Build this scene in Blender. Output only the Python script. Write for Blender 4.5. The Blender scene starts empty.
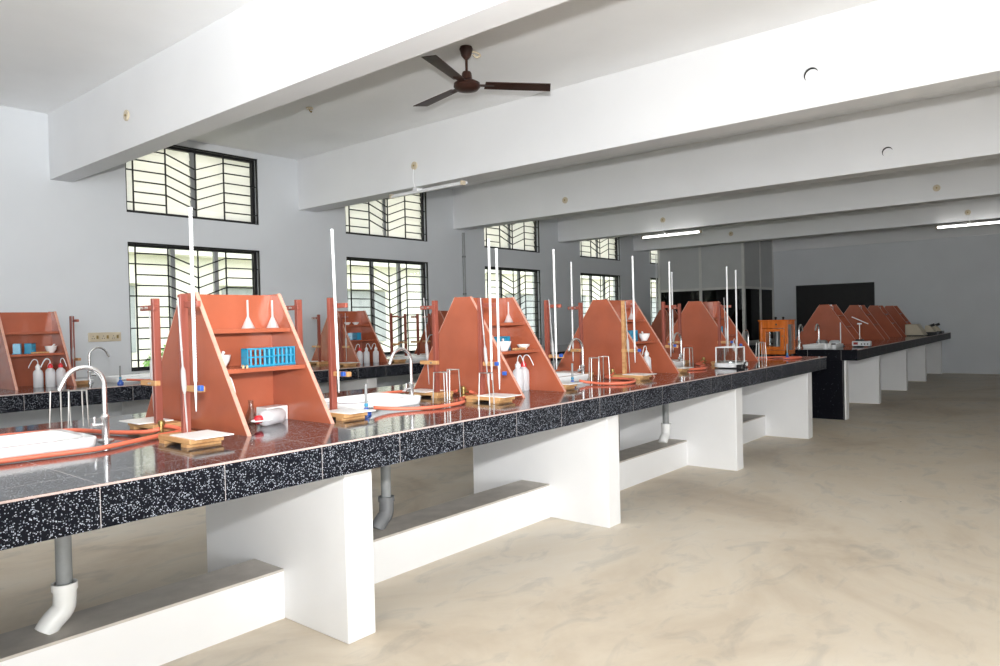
import bpy, bmesh, math, random
from mathutils import Vector, Matrix
R = math.radians
random.seed(7)
SC = bpy.context.scene
COL = SC.collection

# ------------------------------------------------------------------ materials
def new_mat(name):
    m = bpy.data.materials.new(name); m.use_nodes = True
    nt = m.node_tree; nt.nodes.clear()
    out = nt.nodes.new('ShaderNodeOutputMaterial')
    return m, nt, out

def N(nt, t, **kw):
    n = nt.nodes.new(t)
    for k, v in kw.items():
        if k in n.inputs: n.inputs[k].default_value = v
        else: setattr(n, k, v)
    return n

def principled(nt, out, col, rough=.5, metal=0., spec=.5, coat=0.):
    b = nt.nodes.new('ShaderNodeBsdfPrincipled')
    b.inputs['Base Color'].default_value = (*col, 1)
    b.inputs['Roughness'].default_value = rough
    b.inputs['Metallic'].default_value = metal
    b.inputs['Specular IOR Level'].default_value = spec
    b.inputs['Coat Weight'].default_value = coat
    nt.links.new(b.outputs[0], out.inputs[0])
    return b

def ramp(nt, fac, stops):
    r = nt.nodes.new('ShaderNodeValToRGB')
    e = r.color_ramp.elements
    while len(e) < len(stops): e.new(.5)
    for i, (p, c) in enumerate(stops):
        e[i].position = p; e[i].color = (*c, 1)
    nt.links.new(fac, r.inputs[0])
    return r.outputs[0]

def simple(name, col, rough=.5, metal=0., spec=.5, var=.06, scale=8., coat=0., bump=0.):
    """a plain procedural material: base colour with slight noise variation"""
    m, nt, out = new_mat(name)
    b = principled(nt, out, col, rough, metal, spec, coat)
    tc = N(nt, 'ShaderNodeTexCoord')
    nz = N(nt, 'ShaderNodeTexNoise', Scale=scale, Detail=4.)
    nt.links.new(tc.outputs['Object'], nz.inputs['Vector'])
    lo = tuple(max(0, c*(1-var)) for c in col); hi = tuple(min(1, c*(1+var)) for c in col)
    nt.links.new(ramp(nt, nz.outputs[0], [(.3, lo), (.7, hi)]), b.inputs['Base Color'])
    if bump:
        bp = N(nt, 'ShaderNodeBump', Strength=bump, Distance=.01)
        nt.links.new(nz.outputs[0], bp.inputs['Height']); nt.links.new(bp.outputs[0], b.inputs['Normal'])
    return m

def wood(name, c1, c2, rough=.45, scale=1., axis='Z'):
    m, nt, out = new_mat(name)
    b = principled(nt, out, c1, rough)
    tc = N(nt, 'ShaderNodeTexCoord')
    mp = N(nt, 'ShaderNodeMapping')
    s = {'X': (2, 30, 30), 'Y': (30, 2, 30), 'Z': (30, 30, 2)}[axis]
    mp.inputs['Scale'].default_value = tuple(v*scale for v in s)
    nt.links.new(tc.outputs['Object'], mp.inputs['Vector'])
    nz = N(nt, 'ShaderNodeTexNoise', Scale=1., Detail=5., Distortion=.6)
    nt.links.new(mp.outputs[0], nz.inputs['Vector'])
    nt.links.new(ramp(nt, nz.outputs[0], [(.3, c2), (.65, c1)]), b.inputs['Base Color'])
    return m

def terrazzo(name, step, x_off, y_off, chips=.24, joint=True):
    """black terrazzo tiles with pale stone chips and pale joints, by object coordinates"""
    m, nt, out = new_mat(name)
    b = principled(nt, out, (.02, .02, .025), .09, 0, .5)
    tc = N(nt, 'ShaderNodeTexCoord')
    cols = []
    vz = N(nt, 'ShaderNodeTexVoronoi', Scale=250.)
    nt.links.new(tc.outputs['Object'], vz.inputs['Vector'])
    sep = N(nt, 'ShaderNodeSeparateColor'); nt.links.new(vz.outputs['Color'], sep.inputs[0])
    lt = N(nt, 'ShaderNodeMath', operation='LESS_THAN'); lt.inputs[1].default_value = chips
    nt.links.new(sep.outputs[0], lt.inputs[0])
    near = N(nt, 'ShaderNodeMath', operation='LESS_THAN'); near.inputs[1].default_value = .52
    nt.links.new(vz.outputs['Distance'], near.inputs[0])
    mul = N(nt, 'ShaderNodeMath', operation='MULTIPLY')
    nt.links.new(lt.outputs[0], mul.inputs[0]); nt.links.new(near.outputs[0], mul.inputs[1])
    chip = ramp(nt, sep.outputs[1], [(0, (.10, .115, .15)), (1, (.44, .47, .53))])
    mix = N(nt, 'ShaderNodeMix', data_type='RGBA')
    mix.inputs[6].default_value = (.006, .0065, .010, 1)
    nt.links.new(mul.outputs[0], mix.inputs[0]); nt.links.new(chip, mix.inputs[7])
    last = mix.outputs[2]
    if joint:
        sx = N(nt, 'ShaderNodeSeparateXYZ'); nt.links.new(tc.outputs['Object'], sx.inputs[0])
        def line(o, off):
            a = N(nt, 'ShaderNodeMath', operation='SUBTRACT'); a.inputs[1].default_value = off - .5*step
            nt.links.new(o, a.inputs[0])
            w = N(nt, 'ShaderNodeMath', operation='PINGPONG'); w.inputs[1].default_value = step/2
            nt.links.new(a.outputs[0], w.inputs[0])
            g = N(nt, 'ShaderNodeMath', operation='GREATER_THAN'); g.inputs[1].default_value = step/2 - .0013
            nt.links.new(w.outputs[0], g.inputs[0])
            return g.outputs[0]
        mx = N(nt, 'ShaderNodeMath', operation='MAXIMUM')
        nt.links.new(line(sx.outputs[0], x_off), mx.inputs[0])
        nt.links.new(line(sx.outputs[1], y_off), mx.inputs[1])
        m2 = N(nt, 'ShaderNodeMix', data_type='RGBA')
        m2.inputs[7].default_value = (.46, .43, .42, 1)
        nt.links.new(mx.outputs[0], m2.inputs[0]); nt.links.new(last, m2.inputs[6])
        last = m2.outputs[2]
    nt.links.new(last, b.inputs['Base Color'])
    ge = N(nt, 'ShaderNodeNewGeometry'); sn = N(nt, 'ShaderNodeSeparateXYZ')
    nt.links.new(ge.outputs['Normal'], sn.inputs[0])
    for inp, lo, hi in (('Roughness', .38, .10), ('Specular IOR Level', .07, .5)):   # top faces are polished, edges only honed
        mr = N(nt, 'ShaderNodeMapRange'); mr.inputs['From Min'].default_value = .4; mr.inputs['From Max'].default_value = .9
        mr.inputs['To Min'].default_value = lo; mr.inputs['To Max'].default_value = hi
        nt.links.new(sn.outputs[2], mr.inputs['Value']); nt.links.new(mr.outputs[0], b.inputs[inp])
    return m

def cement(name):
    m, nt, out = new_mat(name)
    b = principled(nt, out, (.5, .46, .38), .55, 0, .35)
    tc = N(nt, 'ShaderNodeTexCoord')
    n1 = N(nt, 'ShaderNodeTexNoise', Scale=.55, Detail=8., Roughness=.62, Distortion=.8)
    nt.links.new(tc.outputs['Object'], n1.inputs['Vector'])
    c1 = ramp(nt, n1.outputs[0], [(.3, (.58, .485, .37)), (.48, (.76, .675, .55)), (.7, (.83, .77, .67))])
    mp = N(nt, 'ShaderNodeMapping'); mp.inputs['Scale'].default_value = (1., 1.9, 1)
    mp.inputs['Rotation'].default_value = (0, 0, .6)
    nt.links.new(tc.outputs['Object'], mp.inputs['Vector'])
    n2 = N(nt, 'ShaderNodeTexNoise', Scale=2.6, Detail=9., Roughness=.6, Distortion=1.1)
    nt.links.new(mp.outputs[0], n2.inputs['Vector'])
    c2 = ramp(nt, n2.outputs[0], [(.33, (.72, .74, .76)), (.47, (1, 1, 1)), (.75, (1.0, .98, .95))])
    mm = N(nt, 'ShaderNodeMix', data_type='RGBA', blend_type='MULTIPLY'); mm.inputs[0].default_value = .55
    nt.links.new(c1, mm.inputs[6]); nt.links.new(c2, mm.inputs[7])
    v = N(nt, 'ShaderNodeTexVoronoi', Scale=2.3)          # small dark specks
    nt.links.new(tc.outputs['Object'], v.inputs['Vector'])
    l = N(nt, 'ShaderNodeMath', operation='LESS_THAN'); l.inputs[1].default_value = .018
    nt.links.new(v.outputs['Distance'], l.inputs[0])
    m3 = N(nt, 'ShaderNodeMix', data_type='RGBA'); m3.inputs[7].default_value = (.12, .1, .08, 1)
    nt.links.new(l.outputs[0], m3.inputs[0]); nt.links.new(mm.outputs[2], m3.inputs[6])
    nt.links.new(m3.outputs[2], b.inputs['Base Color'])
    r2 = ramp(nt, n2.outputs[0], [(.3, (.42,)*3), (.7, (.62,)*3)])
    nt.links.new(r2, b.inputs['Roughness'])
    bp = N(nt, 'ShaderNodeBump', Strength=.12, Distance=.01)
    nt.links.new(n2.outputs[0], bp.inputs['Height']); nt.links.new(bp.outputs[0], b.inputs['Normal'])
    return m

def thin_glass(name, tint=(1, 1, 1), refl=1.0, rough=.02):
    m, nt, out = new_mat(name)
    t = N(nt, 'ShaderNodeBsdfTransparent'); t.inputs[0].default_value = (*tint, 1)
    g = N(nt, 'ShaderNodeBsdfGlossy'); g.inputs['Roughness'].default_value = rough
    lw = N(nt, 'ShaderNodeLayerWeight'); lw.inputs['Blend'].default_value = .5
    pw = N(nt, 'ShaderNodeMath', operation='POWER'); pw.inputs[1].default_value = 4.
    nt.links.new(lw.outputs['Facing'], pw.inputs[0])
    mu = N(nt, 'ShaderNodeMath', operation='MULTIPLY_ADD'); mu.inputs[1].default_value = .6*refl; mu.inputs[2].default_value = .05*refl
    nt.links.new(pw.outputs[0], mu.inputs[0])
    mx = N(nt, 'ShaderNodeMixShader')
    nt.links.new(mu.outputs[0], mx.inputs[0]); nt.links.new(t.outputs[0], mx.inputs[1]); nt.links.new(g.outputs[0], mx.inputs[2])
    nt.links.new(mx.outputs[0], out.inputs[0])
    return m

def frosted(name, col, clear=.25):
    """translucent glass or plastic"""
    m, nt, out = new_mat(name)
    tl = N(nt, 'ShaderNodeBsdfTranslucent'); tl.inputs[0].default_value = (*col, 1)
    df = N(nt, 'ShaderNodeBsdfPrincipled'); df.inputs['Base Color'].default_value = (*col, 1); df.inputs['Roughness'].default_value = .35
    tr = N(nt, 'ShaderNodeBsdfTransparent')
    m1 = N(nt, 'ShaderNodeMixShader'); m1.inputs[0].default_value = .5
    nt.links.new(tl.outputs[0], m1.inputs[1]); nt.links.new(df.outputs[0], m1.inputs[2])
    m2 = N(nt, 'ShaderNodeMixShader'); m2.inputs[0].default_value = clear
    nt.links.new(m1.outputs[0], m2.inputs[1]); nt.links.new(tr.outputs[0], m2.inputs[2])
    nt.links.new(m2.outputs[0], out.inputs[0])
    return m

def emit(name, col, s):
    m, nt, out = new_mat(name)
    e = N(nt, 'ShaderNodeEmission'); e.inputs[0].default_value = (*col, 1); e.inputs[1].default_value = s
    nt.links.new(e.outputs[0], out.inputs[0])
    return m

def graduated(name):
    """white glass tube with fine dark graduation rings along its length"""
    m, nt, out = new_mat(name)
    b = principled(nt, out, (.85, .87, .88), .12)
    tc = N(nt, 'ShaderNodeTexCoord'); sx = N(nt, 'ShaderNodeSeparateXYZ')
    nt.links.new(tc.outputs['Object'], sx.inputs[0])
    md = N(nt, 'ShaderNodeMath', operation='PINGPONG'); md.inputs[1].default_value = .006
    nt.links.new(sx.outputs[2], md.inputs[0])
    g = N(nt, 'ShaderNodeMath', operation='LESS_THAN'); g.inputs[1].default_value = .0009
    nt.links.new(md.outputs[0], g.inputs[0])
    h = N(nt, 'ShaderNodeMath', operation='GREATER_THAN'); h.inputs[1].default_value = 0.
    nt.links.new(sx.outputs[0], h.inputs[0])
    q = N(nt, 'ShaderNodeMath', operation='MULTIPLY')
    nt.links.new(g.outputs[0], q.inputs[0]); nt.links.new(h.outputs[0], q.inputs[1])
    mx = N(nt, 'ShaderNodeMix', data_type='RGBA')
    mx.inputs[6].default_value = (.85, .87, .88, 1); mx.inputs[7].default_value = (.25, .26, .28, 1)
    nt.links.new(q.outputs[0], mx.inputs[0]); nt.links.new(mx.outputs[2], b.inputs['Base Color'])
    return m

M = dict(
    wall=simple('wall paint', (.68, .705, .73), .6, var=.025, scale=1.6),
    beam=simple('beam paint', (.80, .81, .825), .6, var=.02, scale=1.5),
    ceiling=simple('ceiling paint', (.91, .915, .92), .7, var=.03, scale=1.2),
    bench=simple('white bench paint', (.84, .84, .84), .4, var=.02, scale=3),
    cap=simple('bare cement cap', (.52, .48, .43), .6, var=.12, scale=9),
    floor=cement('cement floor'),
    terra=terrazzo('black terrazzo', .437, .959, 2.515+.2),
    terra_b=terrazzo('black terrazzo plain', .437, .3, 6.85+.2, chips=.16),
    tile=terrazzo('black tile', .437, .2, .1, chips=.004),
    trim=simple('pale edging strip', (.52, .40, .37), .35, var=.1, scale=20),
    rack=simple('brown laminate', (.365, .098, .050), .26, var=.10, scale=5, coat=.15),
    edge=simple('laminate edge', (.60, .31, .235), .45, var=.12, scale=30),
    post=wood('red brown wood', (.30, .082, .055), (.19, .045, .03)),
    pale=wood('pale wood', (.62, .36, .16), (.42, .2, .075), axis='Y'),
    orange=wood('orange varnish wood', (.56, .15, .025), (.40, .09, .012), rough=.25),
    paper=simple('white tile', (.86, .86, .85), .35, var=.02),
    ceramic=simple('white ceramic', (.86, .87, .87), .12, var=.015, coat=.4),
    chrome=simple('chrome', (.80, .81, .82), .26, metal=.9, var=.04),
    wire=simple('steel wire', (.62, .61, .58), .3, metal=.85, var=.08, scale=30),
    steel=simple('grey pipe', (.25, .26, .26), .45, var=.08, scale=20),
    dgrey=simple('dark grey plastic', (.16, .165, .17), .5, var=.1),
    pvc=simple('white pvc', (.80, .80, .78), .35, var=.05),
    brass=simple('brass', (.42, .31, .12), .3, metal=.9, var=.15, scale=30),
    rubber=simple('orange red rubber', (.72, .17, .095), .4, var=.1, scale=6),
    blue=simple('blue plastic', (.018, .25, .42), .3, var=.05),
    dblue=simple('dark blue plastic', (.03, .10, .42), .3, var=.05),
    red=simple('red plastic', (.70, .03, .04), .35, var=.05),
    bottle=frosted('milky plastic', (.95, .96, .98), .03),
    white=simple('white plastic', (.80, .81, .82), .3, var=.03),
    grad=graduated('graduated glass'),
    glass=thin_glass('clear glass', (.93, .95, .95), 1.1),
    pane=thin_glass('window glass', (.93, .95, .94), .5),
    louvre=frosted('pale louvre glass', (.96, .95, .90), .35),
    dark=simple('black paint', (.012, .012, .013), .4, var=.1),
    frame=simple('grey frame', (.30, .31, .31), .4, var=.05),
    alu=simple('aluminium', (.62, .62, .60), .4, metal=.1, var=.05),
    tint=thin_glass('dark tinted glass', (.10, .105, .105), .45),
    panel=simple('grey panel', (.50, .51, .51), .6, var=.03, scale=3),
    board=simple('blackboard', (.010, .010, .011), .6, var=.2),
    brown=simple('brown enamel', (.040, .017, .012), .42, var=.1, spec=.3),
    cream=simple('cream plastic', (.62, .54, .40), .4, var=.05),
    beige=simple('beige enamel', (.60, .53, .40), .4, var=.05),
    tube=emit('lit tube', (1, .98, .94), 9.),
    metalgrey=simple('instrument grey', (.62, .64, .66), .4, var=.04),
    facade=simple('cream facade', (.88, .85, .76), .8, var=.05, scale=.6),
    fwin=simple('facade window', (.42, .44, .45), .4, var=.15, scale=3),
    lawn=simple('lawn', (.30, .33, .20), .9, var=.4, scale=6),
    leaf=simple('leaf', (.16, .34, .07), .6, var=.4, scale=9),
    led=simple('red display', (.25, .01, .01), .3, var=.1),
)

# ------------------------------------------------------------------ mesh builder
class MB:
    def __init__(s): s.b = bmesh.new()
    def box(s, x0, x1, y0, y1, z0, z1):
        v = [s.b.verts.new(p) for p in ((x0,y0,z0),(x1,y0,z0),(x1,y1,z0),(x0,y1,z0),(x0,y0,z1),(x1,y0,z1),(x1,y1,z1),(x0,y1,z1))]
        for f in ((3,2,1,0),(4,5,6,7),(0,1,5,4),(1,2,6,5),(2,3,7,6),(3,0,4,7)): s.b.faces.new([v[i] for i in f])
        return s
    def prism_x(s, poly, x0, x1):          # polygon in (y, z) swept along x
        a = [s.b.verts.new((x0, y, z)) for y, z in poly]; c = [s.b.verts.new((x1, y, z)) for y, z in poly]
        n = len(poly)
        s.b.faces.new(a); s.b.faces.new(c[::-1])
        for i in range(n): s.b.faces.new((a[(i+1)%n], a[i], c[i], c[(i+1)%n]))
        return s
    def prism_z(s, poly, z0, z1):
        a = [s.b.verts.new((x, y, z0)) for x, y in poly]; c = [s.b.verts.new((x, y, z1)) for x, y in poly]
        n = len(poly)
        s.b.faces.new(a[::-1]); s.b.faces.new(c)
        for i in range(n): s.b.faces.new((a[i], a[(i+1)%n], c[(i+1)%n], c[i]))
        return s
    def lathe(s, prof, n=20, c=(0, 0, 0), axis=None):
        """profile of (radius, height) turned about z at c; axis = direction of the profile's height"""
        q = Matrix.Identity(3) if axis is None else Vector((0, 0, 1)).rotation_difference(Vector(axis).normalized()).to_matrix()
        rings = []
        for r, h in prof:
            if r < 1e-6: rings.append([s.b.verts.new(Vector(c) + q @ Vector((0, 0, h)))])
            else: rings.append([s.b.verts.new(Vector(c) + q @ Vector((r*math.cos(2*math.pi*i/n), r*math.sin(2*math.pi*i/n), h))) for i in range(n)])
        for A, B in zip(rings, rings[1:]):
            if len(A) == 1 and len(B) == 1: continue
            for i in range(n):
                j = (i+1) % n
                if len(A) == 1: s.b.faces.new((A[0], B[j], B[i]))
                elif len(B) == 1: s.b.faces.new((A[i], A[j], B[0]))
                else: s.b.faces.new((A[i], A[j], B[j], B[i]))
        return s
    def cyl(s, p0, p1, r, n=14, r1=None):
        p0, p1 = Vector(p0), Vector(p1); L = (p1-p0).length
        return s.lathe([(0, 0), (r, 0), (r if r1 is None else r1, L), (0, L)], n, p0, p1-p0)
    def tube(s, pts, r, n=10, closed=False):
        pts = [Vector(p) for p in pts]; m = len(pts)
        up = Vector((0, 0, 1)); rings = []; prev = None
        for i, p in enumerate(pts):
            a = pts[(i-1) % m] if (closed or i > 0) else p
            c = pts[(i+1) % m] if (closed or i < m-1) else p
            t = (c-a).normalized()
            if prev is None:
                u = t.cross(up)
                if u.length < 1e-3: u = t.cross(Vector((1, 0, 0)))
            else: u = prev - t*prev.dot(t)
            u.normalize(); prev = u; v = t.cross(u)
            rings.append([s.b.verts.new(p + r*(math.cos(2*math.pi*k/n)*u + math.sin(2*math.pi*k/n)*v)) for k in range(n)])
        for i in range(m if closed else m-1):
            A, B = rings[i], rings[(i+1) % m]
            for k in range(n): s.b.faces.new((A[k], A[(k+1)%n], B[(k+1)%n], B[k]))
        if not closed:
            s.b.faces.new(rings[0][::-1]); s.b.faces.new(rings[-1])
        return s
    def rot(s, ax, deg, c=(0, 0, 0)):
        bmesh.ops.rotate(s.b, verts=s.b.verts, cent=c, matrix=Matrix.Rotation(R(deg), 3, ax)); return s
    def build(s, name, mat, parent=None, bevel=0., smooth=False, seg=2):
        bmesh.ops.recalc_face_normals(s.b, faces=s.b.faces)
        me = bpy.data.meshes.new(name); s.b.to_mesh(me); s.b.free()
        me.materials.append(M[mat] if isinstance(mat, str) else mat)
        o = bpy.data.objects.new(name, me); COL.objects.link(o)
        if smooth:
            for p in me.polygons: p.use_smooth = True
            try: me.set_sharp_from_angle(angle=R(40))
            except Exception: pass
        if bevel:
            bv = o.modifiers.new('bevel', 'BEVEL'); bv.width = bevel; bv.segments = seg; bv.limit_method = 'ANGLE'
        if parent is not None: o.parent = parent
        return o

def spline(pts, k=8, closed=False):
    P = [Vector(p) for p in pts]; n = len(P); out = []
    for i in range(n if closed else n-1):
        g = lambda j: P[j % n] if closed else P[max(0, min(n-1, j))]
        a, b, c, d = g(i-1), g(i), g(i+1), g(i+2)
        for t in range(k):
            t /= k
            out.append(.5*((2*b) + (c-a)*t + (2*a-5*b+4*c-d)*t*t + (3*b-a-3*c+d)*t**3))
    if not closed: out.append(P[-1])
    return out

def tag(o, label, cat, group=None):
    o['label'] = label; o['category'] = cat
    if group: o['group'] = group
    return o
def thing(name, label, cat, loc=(0, 0, 0), rz=0., group=None):
    o = bpy.data.objects.new(name, None); COL.objects.link(o)
    o.empty_display_size = .1; o.location = loc; o.rotation_euler = (0, 0, rz)
    return tag(o, label, cat, group)
def struct(o): o['kind'] = 'structure'; return o
def setting(name, loc=(0, 0, 0)):
    o = bpy.data.objects.new(name, None); COL.objects.link(o); o.location = loc
    return struct(o)
def copy_tree(o, parent=None):
    c = o.copy(); COL.objects.link(c)
    if parent is not None: c.parent = parent
    for ch in list(o.children): copy_tree(ch, c)
    return c
PROTO = {}
def place(kind, maker, label, loc, rz=0., group=None, tilt=None):
    """first use builds the thing, later uses copy it with all its parts"""
    if kind not in PROTO:
        o = maker(); PROTO[kind] = o
    else: o = copy_tree(PROTO[kind])
    o.location = loc; o.rotation_euler = (tilt[0], tilt[1], rz) if tilt else (0, 0, rz)
    o['label'] = label
    if group: o['group'] = group
    elif 'group' in o: del o['group']
    return o

# ------------------------------------------------------------------ room shell
YW, XF, ZC, ZB = 9.222, 19.93, 3.95, 3.202
XB, YR = -6., -8.
BAY, X0 = 3.364, 3.055
struct(MB().box(XB, XF, YR, YW, -.15, 0).build('floor', 'floor'))
struct(MB().box(XB, XF, YR, YW, ZC, ZC+.15).build('ceiling', 'ceiling'))
def wall_with_holes(name, lo, hi, y0, y1, holes, along='x'):
    """wall slab in pieces round its openings: one mesh. holes: (a0, a1, z0, z1) sorted along the wall"""
    mb = MB()
    def bx(a0, a1, z0, z1):
        if a1-a0 > 1e-4 and z1-z0 > 1e-4:
            mb.box(a0, a1, y0, y1, z0, z1) if along == 'x' else mb.box(y0, y1, a0, a1, z0, z1)
    cuts = sorted({(h[0], h[1]) for h in holes}); x = lo
    for a0, a1 in cuts:
        bx(x, a0, 0, ZC); z = 0
        for h in sorted([h for h in holes if h[0] == a0], key=lambda h: h[2]):
            bx(a0, a1, z, h[2]); z = h[3]
        bx(a0, a1, z, ZC); x = a1
    bx(x, hi, 0, ZC)
    return struct(mb.build(name, 'wall'))
WLO, WHI = (.947, 2.555), (2.92, 3.859)
wx = [(X0+n*BAY+.869, X0+n*BAY+2.696) for n in range(5)]
holes = []
for a, b in wx: holes += [(a, b, *WLO), (a, b, *WHI)]
wall_with_holes('wall_left', XB, XF+.2, YW, YW+.23, holes)
struct(MB().box(XF, XF+.2, YR, YW, 0, ZC).build('wall_far', 'wall'))
# the two unseen walls behind the camera; their openings are added to hold fill lamps
back_open = [(-3.6, -.6, .9, 3.1), (1.6, 4.6, .9, 3.1)]
wall_with_holes('wall_back', YR, YW, XB-.2, XB, back_open, 'y')
right_open = [(-5.4, -2.6, .9, 3.1), (-1.4, 1.4, .9, 3.1)]
wall_with_holes('wall_right', XB, XF, YR-.2, YR, right_open)
for n in range(6):
    x = X0 + n*BAY
    x, x2 = (3.085, 3.32) if n == 0 else (x, min(x+.299, XF))
    struct(MB().box(x, x2, YR, YW, ZB, ZC).build('trim_%d' % (n+1), 'beam', bevel=.004))

# ------------------------------------------------------------------ windows in the left wall
def window(idx, a, b, z0, z1, upper):
    t = setting('window_%d' % idx, (a, YW, z0))
    w, h = b-a, z1-z0
    f = .045
    MB().box(0, w, .09, .15, h-f, h).box(0, w, .09, .15, 0, f).box(0, f, .09, .15, f, h-f).box(w-f, w, .09, .15, f, h-f).build('window_frame', 'dark', t)
    mul = MB()
    for q in ((.335, .665) if not upper else (.5,)): mul.box(w*q-.028, w*q+.028, .10, .15, f, h-f)
    mul.build('mullion', 'frame', t)
    if upper:
        lb = MB(); n = 8
        for half in ((f, w*.5-.028), (w*.5+.028, w-f)):
            for k in range(n):
                z = f + (h-2*f)*(k+.5)/n
                dz = (h-2*f)/n*.5+.004
                lb.prism_x([(.11, z-dz), (.114, z-dz), (.144, z+dz), (.14, z+dz)], *half)
        lb.build('louvre_blades', 'louvre', t)
    else:
        MB().box(f, w-f, .122, .126, f, h-f).build('pane', 'pane', t)
    # iron grille at the room face: square bars, level at the sides and in chevrons in the middle
    g = MB(); r = .008; y = .03
    xs = [.055*w, .28*w, .5*w, .72*w, .945*w]
    g.box(0, w, y-.012, y+.012, h-.022, h).box(0, w, y-.012, y+.012, 0, .018)
    g.box(0, .018, y-.012, y+.012, 0, h).box(w-.018, w, y-.012, y+.012, 0, h)
    for x in xs: g.box(x-r, x+r, y-r, y+r, 0, h)
    n = 12 if not upper else 7
    st = h/n
    for k in range(1, n):
        z = k*st
        for x0, x1 in ((xs[0], xs[1]), (xs[3], xs[4])): g.box(x0, x1, y-r, y+r, z-r, z+r)
        if k % 3 == 1:
            g.box(0, xs[0], y-r, y+r, z-r, z+r); g.box(xs[4], w, y-r, y+r, z-r, z+r)
        d = .15
        if z-d > 0:
            for x0, x1, za, zb in ((xs[1], xs[2], z, z-d), (xs[2], xs[3], z-d, z)):
                v = [g.b.verts.new((x, yy, zz+e)) for x, zz in ((x0, za), (x1, zb)) for yy in (y-r, y+r) for e in (-r, r)]
                for q in ((0,1,3,2),(4,6,7,5),(0,4,5,1),(2,3,7,6),(1,5,7,3),(0,2,6,4)): g.b.faces.new([v[i] for i in q])
    g.build('grille', 'dark', t)
for n, (a, b) in enumerate(wx):
    window(n+1, a, b, *WLO, False)
    window(n+6, a, b, *WHI, True)

# ------------------------------------------------------------------ partition of the glazed corner room
PX, PY = 17.83, 6.87
pt = setting('wall_partition')
PM = 2.19
mb = MB().box(PX-.02, PX+.02, PY, YW, PM, ZC-.0).box(PX, XF, PY-.02, PY+.02, PM, ZC)
mb.box(PX-.02, PX+.02, PY, YW, 0, .8).box(PX, XF, PY-.02, PY+.02, 0, .8).build('grey_panel', 'panel', pt)
gl = MB().box(PX-.004, PX+.004, PY, YW, .8, PM).box(PX, XF, PY-.004, PY+.004, .8, PM).build('glass_panes', 'tint', pt)
mb = MB()
for y in (PY, 8.0, YW-.04): mb.box(PX-.035, PX+.035, y-.035, y+.035, 0, ZC)
for x in (18.93, XF-.05): mb.box(x-.035, x+.035, PY-.035, PY+.035, 0, ZC)
mb.box(PX-.03, PX+.03, PY, YW, PM-.03, PM+.03).box(PX, XF, PY-.03, PY+.03, PM-.03, PM+.03)
mb.box(PX-.03, PX+.03, PY, YW, .78, .84).box(PX, XF, PY-.03, PY+.03, .78, .84)
mb.build('frame_posts', 'alu', pt)

# ------------------------------------------------------------------ benches
def bench(name, label, x0, x1, y0, y1, z, panels, py0, py1, plinth, mat, endtile=False, pipes=(), pipemats=None):
    t = thing(name, label, 'laboratory bench')
    MB().box(x0, x1, y0, y1, z-.147, z).build('worktop', mat, t, bevel=.003)
    MB().box(x0, x1, y0-.003, y0, z-.008, z-.0005).build('edge_strip', 'trim', t)
    for p in panels: MB().box(p, p+.161, py0, py1, 0, z-.147).build('leg_panel', 'bench', t, bevel=.006)
    if plinth:
        ya, yb, zh = plinth; e = [x0+.02] + [v for p in panels for v in (p, p+.161)] + [x1-.3]
        for a, b in zip(e[::2], e[1::2]):
            if b-a > .3:
                pl = MB().box(a, b, ya, yb, 0, zh-.012).build('plinth', 'bench', t)
                MB().box(a, b, ya, yb, zh-.012, zh).build('plinth_cap', 'cap', pl)
    if endtile: MB().box(panels[0]-.02, panels[0], py0+.02, py1, 0, z-.147).build('end_tiling', 'tile', t)
    for (px, py, kind) in pipes:
        zb = plinth[2] if plinth else 0
        p = MB().cyl((px, py, zb+.13), (px, py, z-.147), .03, 18).build('drain_pipe', 'steel', t, smooth=True)
        m = 'pvc' if kind == 'white' else 'dgrey'
        MB().tube(spline([(px-.075, py+.0, zb+.0), (px-.05, py, zb+.035), (px-.008, py, zb+.075), (px, py, zb+.12), (px, py, zb+.17)], 5), .043, 16).lathe([(.036, 0), (.048, 0), (.048, .03), (.036, .03)], 18, (px, py, zb+.15)).build('pipe_elbow', m, p, smooth=True)
    return t
ZT = .953
bench('laboratory_bench', 'long black terrazzo topped bench on white walls nearest the camera', -2.2, 9.083, 2.515, 4.46, ZT,
      [-2.0, -.22, 2.04, 4.30, 6.60, 8.76], 2.637, 3.9, (3.14, 3.40, .247), 'terra',
      pipes=[(1.10, 3.27, 'white'), (2.85, 3.29, 'grey'), (6.42, 3.27, 'white')])
bench('laboratory_bench', 'black topped bench farther back, along the window wall', -2.2, 16.6, 6.85, 8.65, ZT,
      [-1.0, 1.3, 3.5, 5.8, 8.1, 10.4, 12.7, 15.0], 7.0, 8.5, (7.6, 7.86, .247), 'terra_b', pipes=[(3.72, 8.0, 'grey')])
bench('laboratory_bench', 'black topped bench with a black tiled end, at the far right by the blackboard wall', 10.52, XF-.02, 2.52, 4.46, .97,
      [10.62, 12.75, 15.15, 17.35, 19.66], 2.69, 4.2, None, 'tile', endtile=True)

# ------------------------------------------------------------------ slanted reagent racks
RW, RH = .49, .68
def make_rack():
    t = thing('reagent_rack', '', 'rack')
    poly = [(-.52, 0), (.52, 0), (.07, RH), (-.07, RH)]
    for x in (0, RW-.02):
        sp = MB().prism_x(poly, x, x+.02).build('side_panel', 'rack', t)
        e = MB()
        for s in (-1, 1):
            e.prism_x([(s*.5201, 0), (s*.5245, .0), (s*.0745, RH+.003), (s*.0701, RH+.003)][::s], x, x+.02)
        e.build('edge_band', 'edge', sp)
    MB().box(.02, RW-.02, -.008, .008, 0, RH-.004).build('back_panel', 'rack', t)
    for z in (.30, .495):
        d = .52 - z/RH*.45 - .006
        for s in (-1, 1):
            MB().box(.02, RW-.02, min(s*.008, s*d), max(s*.008, s*d), z-.022, z).build('shelf', 'rack', t, bevel=.003)
    return t
YA, YB_, YC = 3.45, 7.74, 3.45
RA = [1.79, 3.70, 5.55, 7.51]
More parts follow.
